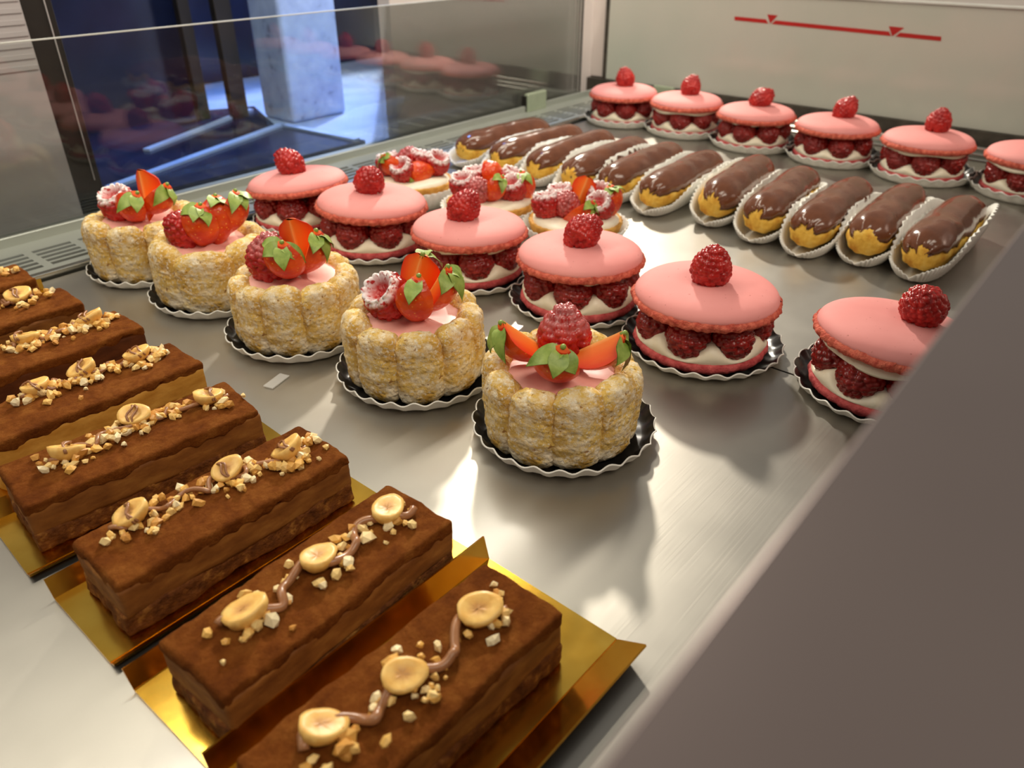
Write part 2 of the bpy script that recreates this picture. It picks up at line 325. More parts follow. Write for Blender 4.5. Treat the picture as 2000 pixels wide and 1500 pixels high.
# outside the glass: pale panels, black post, blue-lit alcove
YO = Y_GL + .034
struct('wall_left', boxm('wall_left', (-.50, YO, -.05), (.271, YO + .02, .27), 'grey'))
slat_lines = obj('reflected_slats', None) if False else None
for k in range(9):
    z = .128 + k * .0085
    obj('reflected_slat', boxm('reflected_slat', (-.45, YO - .0006, z), (.270, YO, z + .0035), 'grey'), bpy.data.objects['wall_left'])  # slat reflections put into shape as thin raised strips
struct('wall_right', boxm('wall_right', (.664, YO, -.05), (1.30, YO + .02, .24), 'pale'))
post = thing('door_post', 'black upright post with a pale edge line beyond the glass', 'post', (.2835, YO + .012, -.0))
obj('post_body', boxm('post_body', (-.0125, -.01, .0), (.0125, .01, .27), 'frame', .001), post)
obj('edge_line', boxm('edge_line', (.006, -.0115, .03), (.0068, -.0104, .27), 'grey'), post)
struct('trim_5', boxm('trim_5', (-.45, Y_GL + .008, -.04), (1.05, YO + .002, .002), 'vent'))
struct('floor_outside', boxm('floor_outside', (.2, YO + .02, -.06), (1.5, 2.2, -.008), 'blue'))
struct('wall_outside', boxm('wall_outside', (-.1, 1.30, -.05), (1.9, 1.32, .36), 'navy'))
col = thing('plaster_column', 'pale blue lit plaster column standing in the dark alcove beyond the glass', 'column', (.692, .955, -.008))
obj('shaft', boxm('shaft', (-.047, -.02, .0), (.047, .05, .36), 'plaster', .006), col)
for (x, y, wd, lab) in ((.603, 1.0, .012, 'wider black bar beside the blue plaster column beyond the glass'), (.566, 1.03, .008, 'thinner black bar left of the blue plaster column beyond the glass')):
    t = thing('black_bar', lab, 'bar', (x, y, -.008)); obj('bar_body', boxm('bar_body', (-wd, -.006, 0), (wd, .006, .36), 'frame', .001), t)
def board(name, lab, P, edges, z):
    t = thing(name, lab, 'board', (0, 0, 0)); n = len(P)
    V = [(x, y, z) for x, y in P] + [(x, y, z - .007) for x, y in P]
    F = [tuple(range(n)), tuple(range(2 * n - 1, n - 1, -1))] + [(i, i + n, (i + 1) % n + n, (i + 1) % n) for i in range(n)]
    obj('panel', mesh('panel', V, F, 'navy', False), t)
    for a, b, wd in edges:
        a = np.array(a); b = np.array(b); d = (b - a) / np.linalg.norm(b - a); nn = np.array([-d[1], d[0]]) * wd
        q = [a, b, b + nn, a + nn]; V = [(x, y, z + .0002) for x, y in q] + [(x, y, z + .003) for x, y in q]
        obj('edge_strip', mesh('edge_strip', V, [(3, 2, 1, 0), (4, 5, 6, 7), (0, 1, 5, 4), (1, 2, 6, 5), (2, 3, 7, 6), (3, 0, 4, 7)], 'blue', False), t)
board('low_board', 'low dark board edged with pale blue strips lying just beyond the glass', [(.30, .795), (.613, .906), (.628, .765), (.34, .765)],
      [((.329, .803), (.613, .9045), .011), ((.613, .906), (.624, .770), -.010)], 0.0)
board('rear_board', 'dark navy board with one pale blue strip lying behind the low board', [(.28, .812), (.61, .930), (.66, 1.05), (.25, 1.25)],
      [((.43, .921), (.640, 1.022), .009)], -.001)
struct('wall_navy', boxm('wall_navy', (.2, 1.06, -.05), (.585, 1.075, .36), 'navy'))
# clear flake lying on the deck
t = thing('plastic_flake', 'clear sliver of plastic lying on the bare metal deck', 'flake', (.209, .3575, .0006), .3)
obj('flake', boxm('flake', (-.008, -.0035, 0), (.008, .0035, .0008), 'flake', .0003), t)

# ------------------------------------------------------------------ fruit meshes
def raspberry_mesh(name, mat, hollow=False, powder=0.0, seed=1):
    rg = np.random.default_rng(seed); C = []; rows = 10; H = .0124; Rm = .0106
    prof = lambda t: Rm * (np.sin(np.pi * (.13 + .80 * t)) ** .75)       # t 0 base .. 1 tip
    for k in range(rows):
        t = k / (rows - 1); z = -H + 2 * H * t; rr = prof(t); rd = .0021 * (1 - .10 * t)
        n = max(1, int(round(2 * np.pi * rr / (rd * 1.66)))) if rr > .0018 else 1
        for i in range(n):
            a = 2 * np.pi * (i + .5 * (k % 2)) / n + rg.normal(0, .07)
            j = rg.normal(0, .00022, 3); C.append((rr * np.cos(a) + j[0], rr * np.sin(a) + j[1], z + j[2], rd * rg.uniform(.92, 1.1)))
    C.append((0, 0, H + .0004, .0020)); C = np.array(C)
    nu, nv = 96, 60; th = np.linspace(0, 2 * np.pi, nu, endpoint=False); ph = np.linspace(0.001, np.pi - .001, nv)
    D = np.stack([np.outer(np.cos(th), np.sin(ph)), np.outer(np.sin(th), np.sin(ph)), np.outer(np.ones(nu), -np.cos(ph))], -1).reshape(-1, 3)
    dc = D @ C[:, :3].T; q = (C[:, :3] ** 2).sum(1)[None] - dc ** 2; ins = C[:, 3][None] ** 2 - q
    rad = np.where(ins > 0, dc + np.sqrt(np.maximum(ins, 0)), 0).max(1)
    core = .97 / np.sqrt((D[:, 0] ** 2 + D[:, 1] ** 2) / (Rm * 1.02) ** 2 + D[:, 2] ** 2 / (H * 1.05) ** 2)
    rad = np.maximum(rad, core)
    P = D * rad[:, None]; pw = np.zeros(len(P))
    if hollow:                                   # open calyx end (-Z end becomes a cup)
        ang = np.degrees(np.arccos(np.clip(-D[:, 2], -1, 1))); k = np.clip((38 - ang) / 7, 0, 1)
        P = P * (1 - k * .66)[:, None]
        pw = np.clip((62 - ang) / 16, 0, 1) * np.clip((ang - 33) / 5, 0, 1)
    if powder and not hollow: pw = np.clip((D[:, 2] - (1 - powder)) / .5, 0, 1) * .12
    return grid(name, P.reshape(nu, nv, 3), mat, cu=True, caps=True, powder=pw)
RB = [raspberry_mesh('raspberry', 'rasp', seed=s) for s in (1, 2, 3)]
RD = [raspberry_mesh('raspberry', 'raspd', seed=s) for s in (4, 5)]
RP = raspberry_mesh('raspberry', 'rasp', powder=.9, seed=6)
RH = [raspberry_mesh('raspberry', 'rasp', hollow=True, seed=s) for s in (8, 9)]
def wedge_meshes(seed, span=100):
    rg = np.random.default_rng(seed); L, Rm = .035, .0128; nt, na = 18, 14
    t = np.linspace(0, 1, nt); r = Rm * (np.sin(np.pi * (t * .74 + .02)) ** 1.1); r[0] = .0006; z = L * (t - .45)     # t=0 tip (bottom), 1 = shoulder
    r *= np.where(t > .86, 1 - (t - .86) * 3.6, 1); a = np.radians(np.linspace(-span / 2, span / 2, na))
    P = np.stack([r[:, None] * np.cos(a) - .005, r[:, None] * np.sin(a), np.repeat(z[:, None], na, 1)], -1)
    sk = grid('strawberry_skin', P, 'skin')
    V = []; F = []; core = []
    for s in (0, na - 1):
        o = len(V); m_ = 7
        for i in range(nt):
            ax = np.array([-.005, 0, z[i]])
            for k in range(m_):
                f = k / (m_ - 1); V.append(ax * (1 - f) + P[i, s] * f); core.append(f)
        f_ = gridF(nt, m_, off=o); F += f_ if s else [q[::-1] for q in f_]
    o = len(V); V.append((-.005, 0, z[-1] + .0012)); core.append(.2)
    for k in range(na): V.append(P[-1, k]); core.append(.7)
    F += [(o, o + 1 + k, o + 2 + k) for k in range(na - 1)]
    fl = mesh('cut_flesh', V, F, 'flesh', True, core=core)
    return sk, fl
WD = [wedge_meshes(s, sp) for s, sp in ((1, 100), (2, 120), (3, 150))]
def leaf_mesh(seed):
    rg = np.random.default_rng(seed); n = 9; V = []; L = .0150 * rg.uniform(.85, 1.15); W = .0046; c = rg.uniform(.35, .85)
    for th in (0.0, -.0004):
        for i in range(n):
            t = i / (n - 1); wd = W * np.sin(np.pi * min(1, .12 + .88 * t)) ** .8 * (1 if t < .98 else .15); x = L * (t - .22 * t * t); z = -c * L * t * t + .001 * np.sin(t * 3) + th
            V += [(x, -wd, z + .0008 * np.sin(9 * t)), (x, 0, z - .0005), (x, wd, z + .0008 * np.cos(8 * t))]
    F = gridF(n, 3) + [q[::-1] for q in gridF(n, 3, off=n * 3)]
    return mesh('leaf', V, F, 'leaf')
LF = [leaf_mesh(s) for s in range(4)]
STEM = lathe('stem', [(.0014, 0), (.0013, .0025), (.0006, .0032)], 'leaf', 10, caps=True)
def strawberry(parent, loc, cal, skin, var=0, leaves=3, sc=1.0, ls=1.0):
    o = obj('strawberry', WD[var][0], parent, mat=aim(loc, cal, skin, sc)); obj('cut_flesh', WD[var][1], o)
    top = (-.002, 0, .0182)
    for k in range(leaves):
        a = (k - (leaves - 1) / 2) * (.95 if leaves > 1 else 0) + random.uniform(-.2, .2)
        obj('leaf', LF[(k + var) % 4], o, top, (random.uniform(-.3, .3), random.uniform(-.45, .05), a), ls)
    if leaves: obj('stem', STEM, o, (-.0035, 0, .0180))
    return o
BLUE = lathe('blueberry', [(.0005, -.0058)] + [(.0062 * math.cos(a), .0058 * math.sin(a)) for a in np.linspace(-1.45, 1.15, 12)] + [(.0022, .0058), (.0014, .0046), (.0003, .0044)], 'blueb', 24, caps=True)

# ------------------------------------------------------------------ doilies and paper cases
def doily_meshes(Rr, rise, n=24):
    k = n * 8
    def fn(P, th):
        r = np.hypot(P[..., 0], P[..., 1]); w_ = np.clip((r - Rr * .86) / (Rr * .14), 0, 1)
        f = 1 + .016 * w_ * np.sin(n * th)[:, None]; P[..., 0] *= f; P[..., 1] *= f; P[..., 2] += .0011 * w_ * np.cos(n * th)[:, None]; return P
    out = lathe('doily', [(.0005, 0), (Rr * .87, 0), (Rr * .94, rise * .35), (Rr, rise), (Rr + .0006, rise + .0004), (Rr - .0002, rise + .0009), (Rr * .995, rise + .0007)], 'paper', k, fn)
    inn = lathe('black_lining', [(Rr * .994, rise + .0005), (Rr * .93, rise * .35 + .0009), (Rr * .86, .0011), (.0005, .0011)], 'black', k, fn)
    return out, inn
DO = {'lo': doily_meshes(.0500, .0055), 'hi': doily_meshes(.0520, .0085), 'ch': doily_meshes(.0480, .0070), 'sm': doily_meshes(.0450, .0060)}
def doily(kind, x, y, label, rz=0):
    t = thing('paper_doily', label, 'doily', (x, y, .0004), rz, 'scalloped paper doilies under the pastries')
    obj('white_rim', DO[kind][0], t); obj('black_lining', DO[kind][1], t); return t

# ------------------------------------------------------------------ macarons
RC = .0425
def foot_fn(seed, amp):
    def fn(P, th):
        for i in range(P.shape[0]):
            for j in range(P.shape[1]):
                p = P[i, j]; r = math.hypot(p[0], p[1])
                if r > RC * .8:
                    d = nz(p, 260, seed) * amp + nz(p, 620, seed) * amp * .6
                    p[0] *= 1 + d / r; p[1] *= 1 + d / r; p[2] += nz(p, 300, seed + 5) * amp * .5
        return P
    return fn
CAP = lathe('top_shell', [(RC * .985, .0030)] + [(RC * math.cos(a) ** .55, .0036 + .0098 * math.sin(a) ** .92) for a in np.linspace(.06, 1.54, 16)] + [(.0004, .0134)], 'shell', 96)
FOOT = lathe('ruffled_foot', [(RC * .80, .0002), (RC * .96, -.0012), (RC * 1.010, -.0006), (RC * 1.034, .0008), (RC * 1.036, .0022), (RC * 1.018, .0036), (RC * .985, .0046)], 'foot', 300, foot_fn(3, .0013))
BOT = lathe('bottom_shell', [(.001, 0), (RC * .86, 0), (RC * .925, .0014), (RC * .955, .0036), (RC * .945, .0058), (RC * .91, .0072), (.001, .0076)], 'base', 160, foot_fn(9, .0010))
def cream_mesh(nb, ph, lift):
    def fn(P, th):
        for i, t in enumerate(th):
            pk = (.5 - .5 * math.cos(nb * (t - ph))); pk = pk ** 1.3
            for j in range(P.shape[1]):
                f = P[i, j, 2]
                if f > .0005:
                    P[i, j, 2] = f * (.45 + lift * pk); s = 1 + .03 * (pk - .5) * (f > .003); P[i, j, 0] *= s; P[i, j, 1] *= s
        return P
    return lathe('cream', [(.0385, 0), (.0395, .0022), (.0385, .0042), (.0355, .0062), (.030, .0068), (.02, .0070), (.001, .0075)], 'cream', 112, fn)
CR = [cream_mesh(7, 0, .95), cream_mesh(7, 0, 1.25)]
UCR = lathe('upper_cream', [(.001, .0), (.034, .0), (.0385, -.0022), (.0375, -.0040), (.030, -.0045), (.001, -.004)], 'cream', 80,
            lambda P, th: P * np.stack([1 + .025 * np.sin(3 * th), 1 + .025 * np.sin(3 * th), 1 + .25 * np.sin(5 * th + 1)], -1)[:, None, :])
DOT = lathe('cream_dot', [(.0072, 0), (.0074, .0010), (.0060, .0022), (.001, .0026)], 'cream', 32)
def macaron(x, y, label, group, rz, sc, top, tilt=(0, 0), upper=0, capoff=(0, 0), cr=0, z0=.0022):
    t = thing('raspberry_macaron', label, 'macaron', (x, y, z0), rz, group, sc)
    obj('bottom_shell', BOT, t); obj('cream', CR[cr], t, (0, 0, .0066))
    for k in range(7):
        a = 2 * math.pi * k / 7
        obj('raspberry', RD[k % 2], t, (.0285 * math.cos(a), .0285 * math.sin(a), .0190), (random.uniform(-.2, .2), random.uniform(-.2, .2), random.uniform(0, 6)), (1.06, 1.06, .93))
    zc = .0305
    if upper: obj('upper_cream', UCR, t, (capoff[0], capoff[1], zc), (0, 0, random.random() * 6), (upper, upper, 1))
    cap = obj('top_shell', CAP, t, (capoff[0], capoff[1], zc), (tilt[0], tilt[1], random.random() * 6)); obj('ruffled_foot', FOOT, cap)
    inv = Matrix.Rotation(-rz, 4, 'Z')
    px, py, ax, hol = top                         # offset right/away (mm), long-axis direction
    off = inv @ (RT * px * .001 + FW * (py - 5) * .001)
    d = inv.to_3x3() @ vdir(ax); q = d.to_track_quat('Z', 'X').to_euler()
    o = obj('raspberry', RH[0] if hol else RB[int(abs(x * 1000)) % 3], t, (capoff[0] + off.x, capoff[1] + off.y, zc + .0120 + .0076 + abs(d.z) * .0022), q, .97)
    obj('cream_dot', DOT, t, (capoff[0] + off.x * .8 + (inv @ RT).x * .002, capoff[1] + off.y * .8 + (inv @ RT).y * .002, zc + .0128))
    return t
FR = [  # front row, from the glass towards the sill
 (.3925, .576, 'rosy pink raspberry macaron of the front row, nearest the glass front', (-4, 3, (-.5, .6, .1), 0), (R(3), R(-4)), 0, 1.0),
 (.3945, .480, 'orange pink macaron with a squat raspberry, second from the glass in the front row', (0, 4, (.3, .5, .5), 0), (R(1), R(-3)), 0, 1.03),
 (.4030, .380, 'pink macaron with a big leaning raspberry behind the strawberry charlotte, third from the glass', (-3, 1, (.5, .7, .1), 0), (R(1), R(-1)), .95, 1.0),
 (.4130, .285, 'pink macaron topped by a large tilted raspberry, just behind the nearest charlotte', (1, 1, (.6, .65, .1), 0), (0, R(1)), .9, 1.01),
 (.4090, .187, 'pink macaron alone on its black doily to the right of the nearest charlotte', (0, 2, (.0, .9, .2), 0), (0, 0), 0, 1.03),
 (.4290, .080, 'pink macaron half hidden behind the blurred metal sill, with a split raspberry', (9, 4, (-.5, .55, .45), 1), (R(-4), R(3)), 1.0, 1.02)]
for i, (x, y, lab, top, tl, up, sc) in enumerate(FR):
    doily('sm' if i == 0 else 'lo', x + .003, y + (0 if i else -.001), 'black scalloped doily with white edge under the ' + ['front row macaron nearest the glass', 'second front row macaron from the glass', 'third front row macaron from the glass', 'front row macaron behind the nearest charlotte', 'lone macaron right of the nearest charlotte', 'macaron half hidden by the blurred sill'][i], i * .3)
    macaron(x, y, lab, 'raspberry macarons of the front row', AZ + R(180 + 22 * (i % 2)) + .1 * i, sc, top, tl, up, cr=1 if i in (3, 4) else 0)
BK = [(.916, .5750, 'small looking pink macaron in the far back corner of the case', (0, 2, (-.2, .8, 0), 0), 0), (.917, .482, 'bright pink macaron second from the back corner, cream showing at its left', (3, 4, (.2, .9, 0), 0), 1.05),
      (.909, .385, 'pink macaron third from the back corner in the rear row', (4, 5, (.9, .5, 0), 0), .9), (.909, .289, 'pink macaron fourth from the back corner in the rear row', (6, 6, (.5, .7, 0), 0), 0),
      (.903, .192, 'wide pink macaron with cream under its lid, fifth from the back corner', (6, 6, (.0, .9, .2), 0), 1.02), (.905, .093, 'purplish pink macaron cut off by the right edge, thick cream under its lid', (12, 3, (.3, .9, 0), 0), 1.08)]
OR = ['in the back corner', 'second from the back corner', 'third from the back corner', 'fourth from the back corner', 'fifth from the back corner', 'cut off at the right edge']
for i, (x, y, lab, top, up) in enumerate(BK):
    doily('hi', x + .004, y, 'white fluted doily of the rear row macaron ' + OR[i], i * .21)
    macaron(x, y, lab, 'raspberry macarons of the rear row', AZ + R(180 + 22 * (i % 2)) + .13 * i, 1.03, top, (0, 0), up, cr=0)

# ------------------------------------------------------------------ charlottes
def finger_mesh(seed, W, D, Hh, Rr):
    nu, nv = 56, 44; P = np.zeros((nu, nv, 3)); e = 2 / 3.0
    for j in range(nv):
        t = j / (nv - 1); s = 1.0
        if t < .13: s = math.sqrt(max(0.02, 1 - ((.13 - t) / .13) ** 2 * .55))
        if t > .78: s = math.sqrt(max(0.02, 1 - ((t - .78) / .22) ** 2 * .93))
        for i in range(nu):
            a = 2 * math.pi * i / nu; c, sn = math.cos(a), math.sin(a)
            y = W / 2 * s ** .7 * math.copysign(abs(c) ** e, c); x = D / 2 * s * math.copysign(abs(sn) ** e, sn)
            ang = y / Rr; rr = Rr + x; z = Hh * t
            p = np.array([rr * math.cos(ang) - Rr, rr * math.sin(ang), z])
            p += nz3(p + seed, 45) * .0012 + nz3(p + seed * 2, 150) * .0008 + nz3(p + seed * 3, 420) * .0008
            p[0] *= 1
            P[i, j] = p
    return grid('ladyfinger', P, 'finger', cu=True, caps=True)
FG = [finger_mesh(s * 1.7 + .3, .0248, .0170, .049 + .0015 * math.sin(s), .0345) for s in range(5)]
FW_ = [finger_mesh(s * 2.3 + 9, .039, .0165, .050, .0345) for s in range(3)]
MOUSSE = lathe('pink_mousse', [(.0300, -.030), (.0300, .0), (.026, .0018), (.018, .0012), (.001, .0020)], 'mousse', 64,
               lambda P, th: P + np.stack([0 * th, 0 * th, .0012 * np.sin(3 * th + 1)], -1)[:, None, :] * (P[..., 2:3] > -.001))
MBLOB = lathe('mousse_drip', [(.001, -.002), (.008, -.0015), (.009, .001), (.006, .003), (.001, .0036)], 'mousse', 24)
def charlotte(x, y, label, rz, fingers, n, fruit, sc=1.0, blob=None, hs=.87):
    t = thing('ladyfinger_charlotte', label, 'charlotte', (x, y, .0018), 0, 'strawberry charlottes ringed with ladyfingers', sc)
    for k in range(n):
        a = rz + 2 * math.pi * k / n
        obj('ladyfinger', fingers[k % len(fingers)], t, (.0322 * math.cos(a), .0322 * math.sin(a), random.uniform(0, .0008)), (random.uniform(-.03, .03), random.uniform(-.03, .05), a), (.97, 1, hs * random.uniform(.97, 1.04)))
    dz = .049 * (1 - hs); obj('pink_mousse', MOUSSE, t, (0, 0, .0425 - dz))
    if blob: obj('mousse_drip', MBLOB, t, (blob[0], blob[1], .0435 - dz))
    for f in fruit:
        p = RT * f[1][0] * .001 + FW * f[1][1] * .001; loc = (p.x, p.y, f[1][2] * .001 - dz * .8)
        if f[0] == 'r':
            o = obj('raspberry', {'solid': RB[1], 'powder': RP, 'hollow': RH[1]}[f[3]], t, mat=aim(loc, f[2], (1, 0, .3), 1.12))
        else: strawberry(t, loc, f[2], f[3], f[4], f[5], 1.08)
    return t
doily('ch', .279, .198, 'black doily under the nearest charlotte, whole rim in view', .1)
charlotte(.277, .199, 'nearest strawberry charlotte, raspberry behind three strawberry wedges with curled green leaves', .22, FG, 10, [
    ('r', (1, 8, 58), (.0, 1, -.1), 'powder'),
    ('s', (-17, 3, 52), (-.75, .65, .2), (-.6, -.5, .5), 0, 2, 1.05), ('s', (-5, -13, 50), (.1, .75, .65), (-.3, -.6, .7), 1, 3, 1.0), ('s', (13, -4, 52), (.85, .5, .1), (.3, -.8, .1), 0, 3, 1.1)], blob=(-.019, -.021), hs=.84)
doily('ch', .271, .300, 'black doily under the charlotte with the open sugared raspberry, second from the front', .5)
charlotte(.270, .300, 'charlotte with an open sugar rimmed raspberry and tall orange strawberry pieces, second from the front', .5, FG[::-1], 9, [
    ('r', (-14, 0, 54), (.45, -.75, -.45), 'hollow'),
    ('s', (1, 9, 57), (.3, .95, .0), (.3, -.1, -1), 1, 2, 1.25), ('s', (2, -11, 52), (.15, .9, .3), (-.1, -.1, 1), 0, 1, 1.05), ('s', (13, -3, 54), (.5, .85, .1), (.8, -.3, .35), 0, 3, 1.1)])
doily('ch', .259, .398, 'black doily under the middle charlotte of the row', .9)
charlotte(.2585, .399, 'middle charlotte with an upright dark raspberry and a leafy strawberry wedge', .1, FG, 10, [
    ('r', (-14, 1, 56), (.2, 1, .0), 'powder'),
    ('s', (-2, -8, 52), (.1, .75, .45), (-.2, -.5, .8), 2, 4, 1.0), ('s', (4, 10, 58), (-.1, 1, 0), (.1, 0, -1), 1, 0, 1.2), ('s', (13, 0, 54), (.4, .85, .2), (.7, -.3, .5), 0, 3, 1.1)])
doily('ch', .258, .493, 'black doily under the smooth sided charlotte, fourth from the front', .2)
charlotte(.257, .494, 'smooth sided yellow charlotte with whole looking red strawberries, fourth from the front', .9, FW_, 6, [
    ('r', (-15, 1, 52), (-.3, .5, .4), 'solid'),
    ('s', (-3, -6, 52), (.2, .9, .2), (-.2, -.3, .9), 2, 3, 1.05), ('s', (9, 1, 54), (.1, 1, -.1), (.6, -.2, .7), 2, 2, 1.1), ('s', (15, 8, 56), (.4, .9, -.1), (.8, -.2, .5), 1, 3, 1.05)])
doily('sm', .250, .578, 'black doily under the charlotte farthest back by the vent', .7)
charlotte(.250, .579, 'farthest charlotte by the vent, open sugared raspberry beside bright orange strawberry pieces', .45, FG[2:] + FW_[:1], 9, [
    ('r', (-14, 3, 54), (.2, -.9, -.3), 'hollow'),
    ('s', (-2, -7, 51), (.5, .7, .45), (-.4, -.5, .7), 1, 2, 1.0), ('s', (9, 6, 58), (.0, 1, -.1), (.4, 0, -1), 1, 0, 1.25), ('s', (13, -1, 54), (.75, .65, .1), (.5, -.5, .6), 1, 2, 1.1)])

# ------------------------------------------------------------------ fruit tartlets in pleated paper cases
def pleat_case(Rb, Rt, h, n=40):
    def fn(P, th):
        f = 1 + .022 * np.sin(n * th)[:, None] * np.clip(P[..., 2] / h, .0, 1); P[..., 0] *= f; P[..., 1] *= f; return P
    return lathe('paper_case', [(.0005, 0), (Rb, 0), (Rb * .75 + Rt * .25, h * .35), (Rt, h), (Rt - .0006, h), (Rb * .75 + Rt * .25 - .0007, h * .36), (Rb - .001, .0007), (.0005, .0007)], 'case', n * 6, fn)
PC = pleat_case(.037, .0445, .017)
CRUST = lathe('tart_crust', [(.0005, 0), (.034, 0), (.0385, .016), (.0395, .0185), (.0375, .0195), (.036, .0178), (.0005, .0172)], 'crust', 160,
              lambda P, th: P * np.stack([1 + .012 * np.sin(32 * th), 1 + .012 * np.sin(32 * th), 1 + .03 * np.sin(2 * th)], -1)[:, None, :])
TCREAM = lathe('tart_cream', [(.036, .0), (.0355, .003), (.031, .0045), (.015, .005), (.0005, .005)], 'cream', 64,
               lambda P, th: P * np.stack([1 + .02 * np.sin(5 * th), 1 + .02 * np.sin(4 * th), 1 + .2 * np.sin(3 * th)], -1)[:, None, :])
def tartlet(x, y, label, plab, fruit, rz=0, tilt=0):
    c = obj('paper_case', PC, None, (x, y, .0004), (0, 0, rz)); tag(c, plab, 'paper case', 'white pleated cases under the tartlets')
    t = thing('fruit_tartlet', label, 'tartlet', (x, y, .0014), 0, 'fruit tartlets behind the front macarons')
    obj('tart_crust', CRUST, t); obj('tart_cream', TCREAM, t, (0, 0, .0172))
    for f in fruit:
        p = RT * f[1][0] * .001 + FW * f[1][1] * .001; loc = (p.x, p.y, f[1][2] * .001)
        if f[0] == 'h': obj('raspberry', RH[len(f[1]) % 2], t, mat=aim(loc, f[2], (1, .1, .2), 1.0))
        elif f[0] == 'r': obj('raspberry', RP, t, mat=aim(loc, f[2], (1, .1, .2), 1.0))
        elif f[0] == 'b': obj('blueberry', BLUE, t, mat=aim(loc, f[2], (1, 0, .2), 1.0))
        else: strawberry(t, loc, f[2], f[3], f[4], f[5], .9)
tartlet(.502, .547, 'fruit tartlet nearest the vent, orange strawberry and sugared raspberries on cream', 'white pleated case of the tartlet nearest the vent', [
    ('h', (-22, 4, 32), (.2, -.9, .1)), ('h', (-6, -12, 30), (.3, -.8, -.4)), ('r', (-4, 12, 33), (.2, .8, .2)), ('h', (8, 6, 34), (-.2, -.9, .1)), ('h', (24, 6, 32), (-.3, -.8, -.3)),
    ('s', (-14, -6, 30), (-.7, .7, .2), (.3, -.5, .6), 1, 3), ('s', (13, -10, 29), (-.7, -.1, .3), (.2, .3, .9), 2, 2), ('b', (4, -2, 31), (0, .5, .8))], .2)
tartlet(.503, .447, 'middle fruit tartlet with a blueberry between sugared raspberries', 'white pleated case of the middle tartlet', [
    ('h', (-24, -2, 32), (.1, -.9, -.2)), ('r', (-11, -10, 30), (.3, .5, .6)), ('h', (-14, 12, 34), (.1, -.9, 0)), ('h', (20, -8, 31), (.2, -.9, -.3)), ('h', (18, 8, 34), (-.3, -.9, 0)),
    ('s', (2, -14, 29), (.5, .85, .2), (-.3, -.4, .8), 0, 2), ('s', (4, 6, 35), (-.4, .9, 0), (.5, 0, .8), 1, 0), ('b', (11, -1, 31), (0, .3, .9)), ('b', (30, 2, 26), (0, .3, .9)), ('s', (32, -2, 28), (-.2, .8, .2), (.3, -.2, .9), 0, 2)], .5)
tartlet(.512, .360, 'right hand fruit tartlet with a strawberry wedge slanting across the front', 'white pleated case of the right hand tartlet', [
    ('h', (-25, -4, 31), (.1, -.9, .1)), ('r', (-9, -3, 31), (.2, .6, .6)), ('h', (-13, 10, 33), (.1, -.9, 0)), ('h', (19, -8, 31), (.3, -.8, -.5)), ('h', (19, 9, 34), (-.2, -.8, -.4)),
    ('s', (-1, -17, 27), (.8, .6, .2), (-.1, -.5, .9), 0, 3), ('s', (4, 6, 36), (.3, .9, 0), (.2, 0, -1), 1, 0), ('s', (30, -2, 29), (-.1, .9, .1), (.5, -.3, .8), 2, 3)], .8)

# ------------------------------------------------------------------ eclairs
EL, EW, EH = .144, .042, .036
def eclair_pt(t, a, grow=0.0):
    """t -1..1 along X, a = angle round (0 = +Y side, 90 = top)"""
    s = (1 - abs(t) ** 6) ** .45 if abs(t) < 1 else 0
    x = (EL / 2 + grow * .5) * t; ry = (EW / 2 + grow) * max(s, .02); rz = (EH / 2 + grow) * max(s ** .8, .02)
    return np.array([x, ry * math.cos(a), EH / 2 + rz * math.sin(a) * (1 if math.sin(a) > 0 else .92)])
def choux_mesh(seed):
    nu, nv = 40, 36; P = np.zeros((nu, nv, 3))
    for i in range(nu):
        a = 2 * math.pi * i / nu
        for j in range(nv):
            t = math.sin(math.pi / 2 * (-1 + 2 * j / (nv - 1))); p = eclair_pt(t * .9995, a)
            r = 1 + .035 * math.cos(10 * a) * (1 if math.sin(a) < .6 else 0)
            c = np.array([p[0], 0, EH / 2]); p = c + (p - c) * r; P[i, j] = p + nz3(p, 70, seed) * .0016
            P[i, j, 2] = max(P[i, j, 2], .0)
    return grid('choux_body', P, 'choux', cu=True, caps=True)
def icing_mesh(seed, side=0.0, back=.985, front=-.97):
    nu, nv = 30, 44; P = np.zeros((nu, nv, 3)); P2 = np.zeros((nu, nv, 3))
    for j in range(nv):
        f = j / (nv - 1)
        for i in range(nu):
            u = -1 + 2 * i / (nu - 1)
            half = R(73) + .22 * noise.noise(Vector((f * 9, seed * 3.1, u > 0))) + .10 * noise.noise(Vector((f * 26, seed, u > 0)))
            fr = front + .05 * noise.noise(Vector((u * 2.2, seed * 2, 1))) + .05 * noise.noise(Vector((u * 7, seed * 2, 4)))
            t = fr + (back - fr) * f; t = max(-.995, min(.995, t)); a = R(90) + side + u * half
            ed = min(1 - abs(u), f * 2.2, (1 - f) * 2.2); th = .0022 * min(1, ed / .16) ** .5 + .0006 * noise.noise(Vector((t * 5, a * 2, seed)))
            p = eclair_pt(t, a, .0010); q = eclair_pt(t, a, .0010 + max(.0002, th)); P[i, j] = q + nz3(q, 45, seed) * .0010; P2[i, j] = p - np.array([0, 0, .002])
    V = np.concatenate([P.reshape(-1, 3), P2.reshape(-1, 3)]); F = [q[::-1] for q in gridF(nu, nv)]; o = nu * nv; F += gridF(nu, nv, off=o)
    ring = [i * nv for i in range(nu)] + [(nu - 1) * nv + j for j in range(1, nv)] + [i * nv + nv - 1 for i in range(nu - 2, -1, -1)] + [j for j in range(nv - 2, 0, -1)]
    F += [(ring[k], ring[(k + 1) % len(ring)], ring[(k + 1) % len(ring)] + o, ring[k] + o) for k in range(len(ring))]
    return mesh('chocolate_icing', V, F, 'choc')
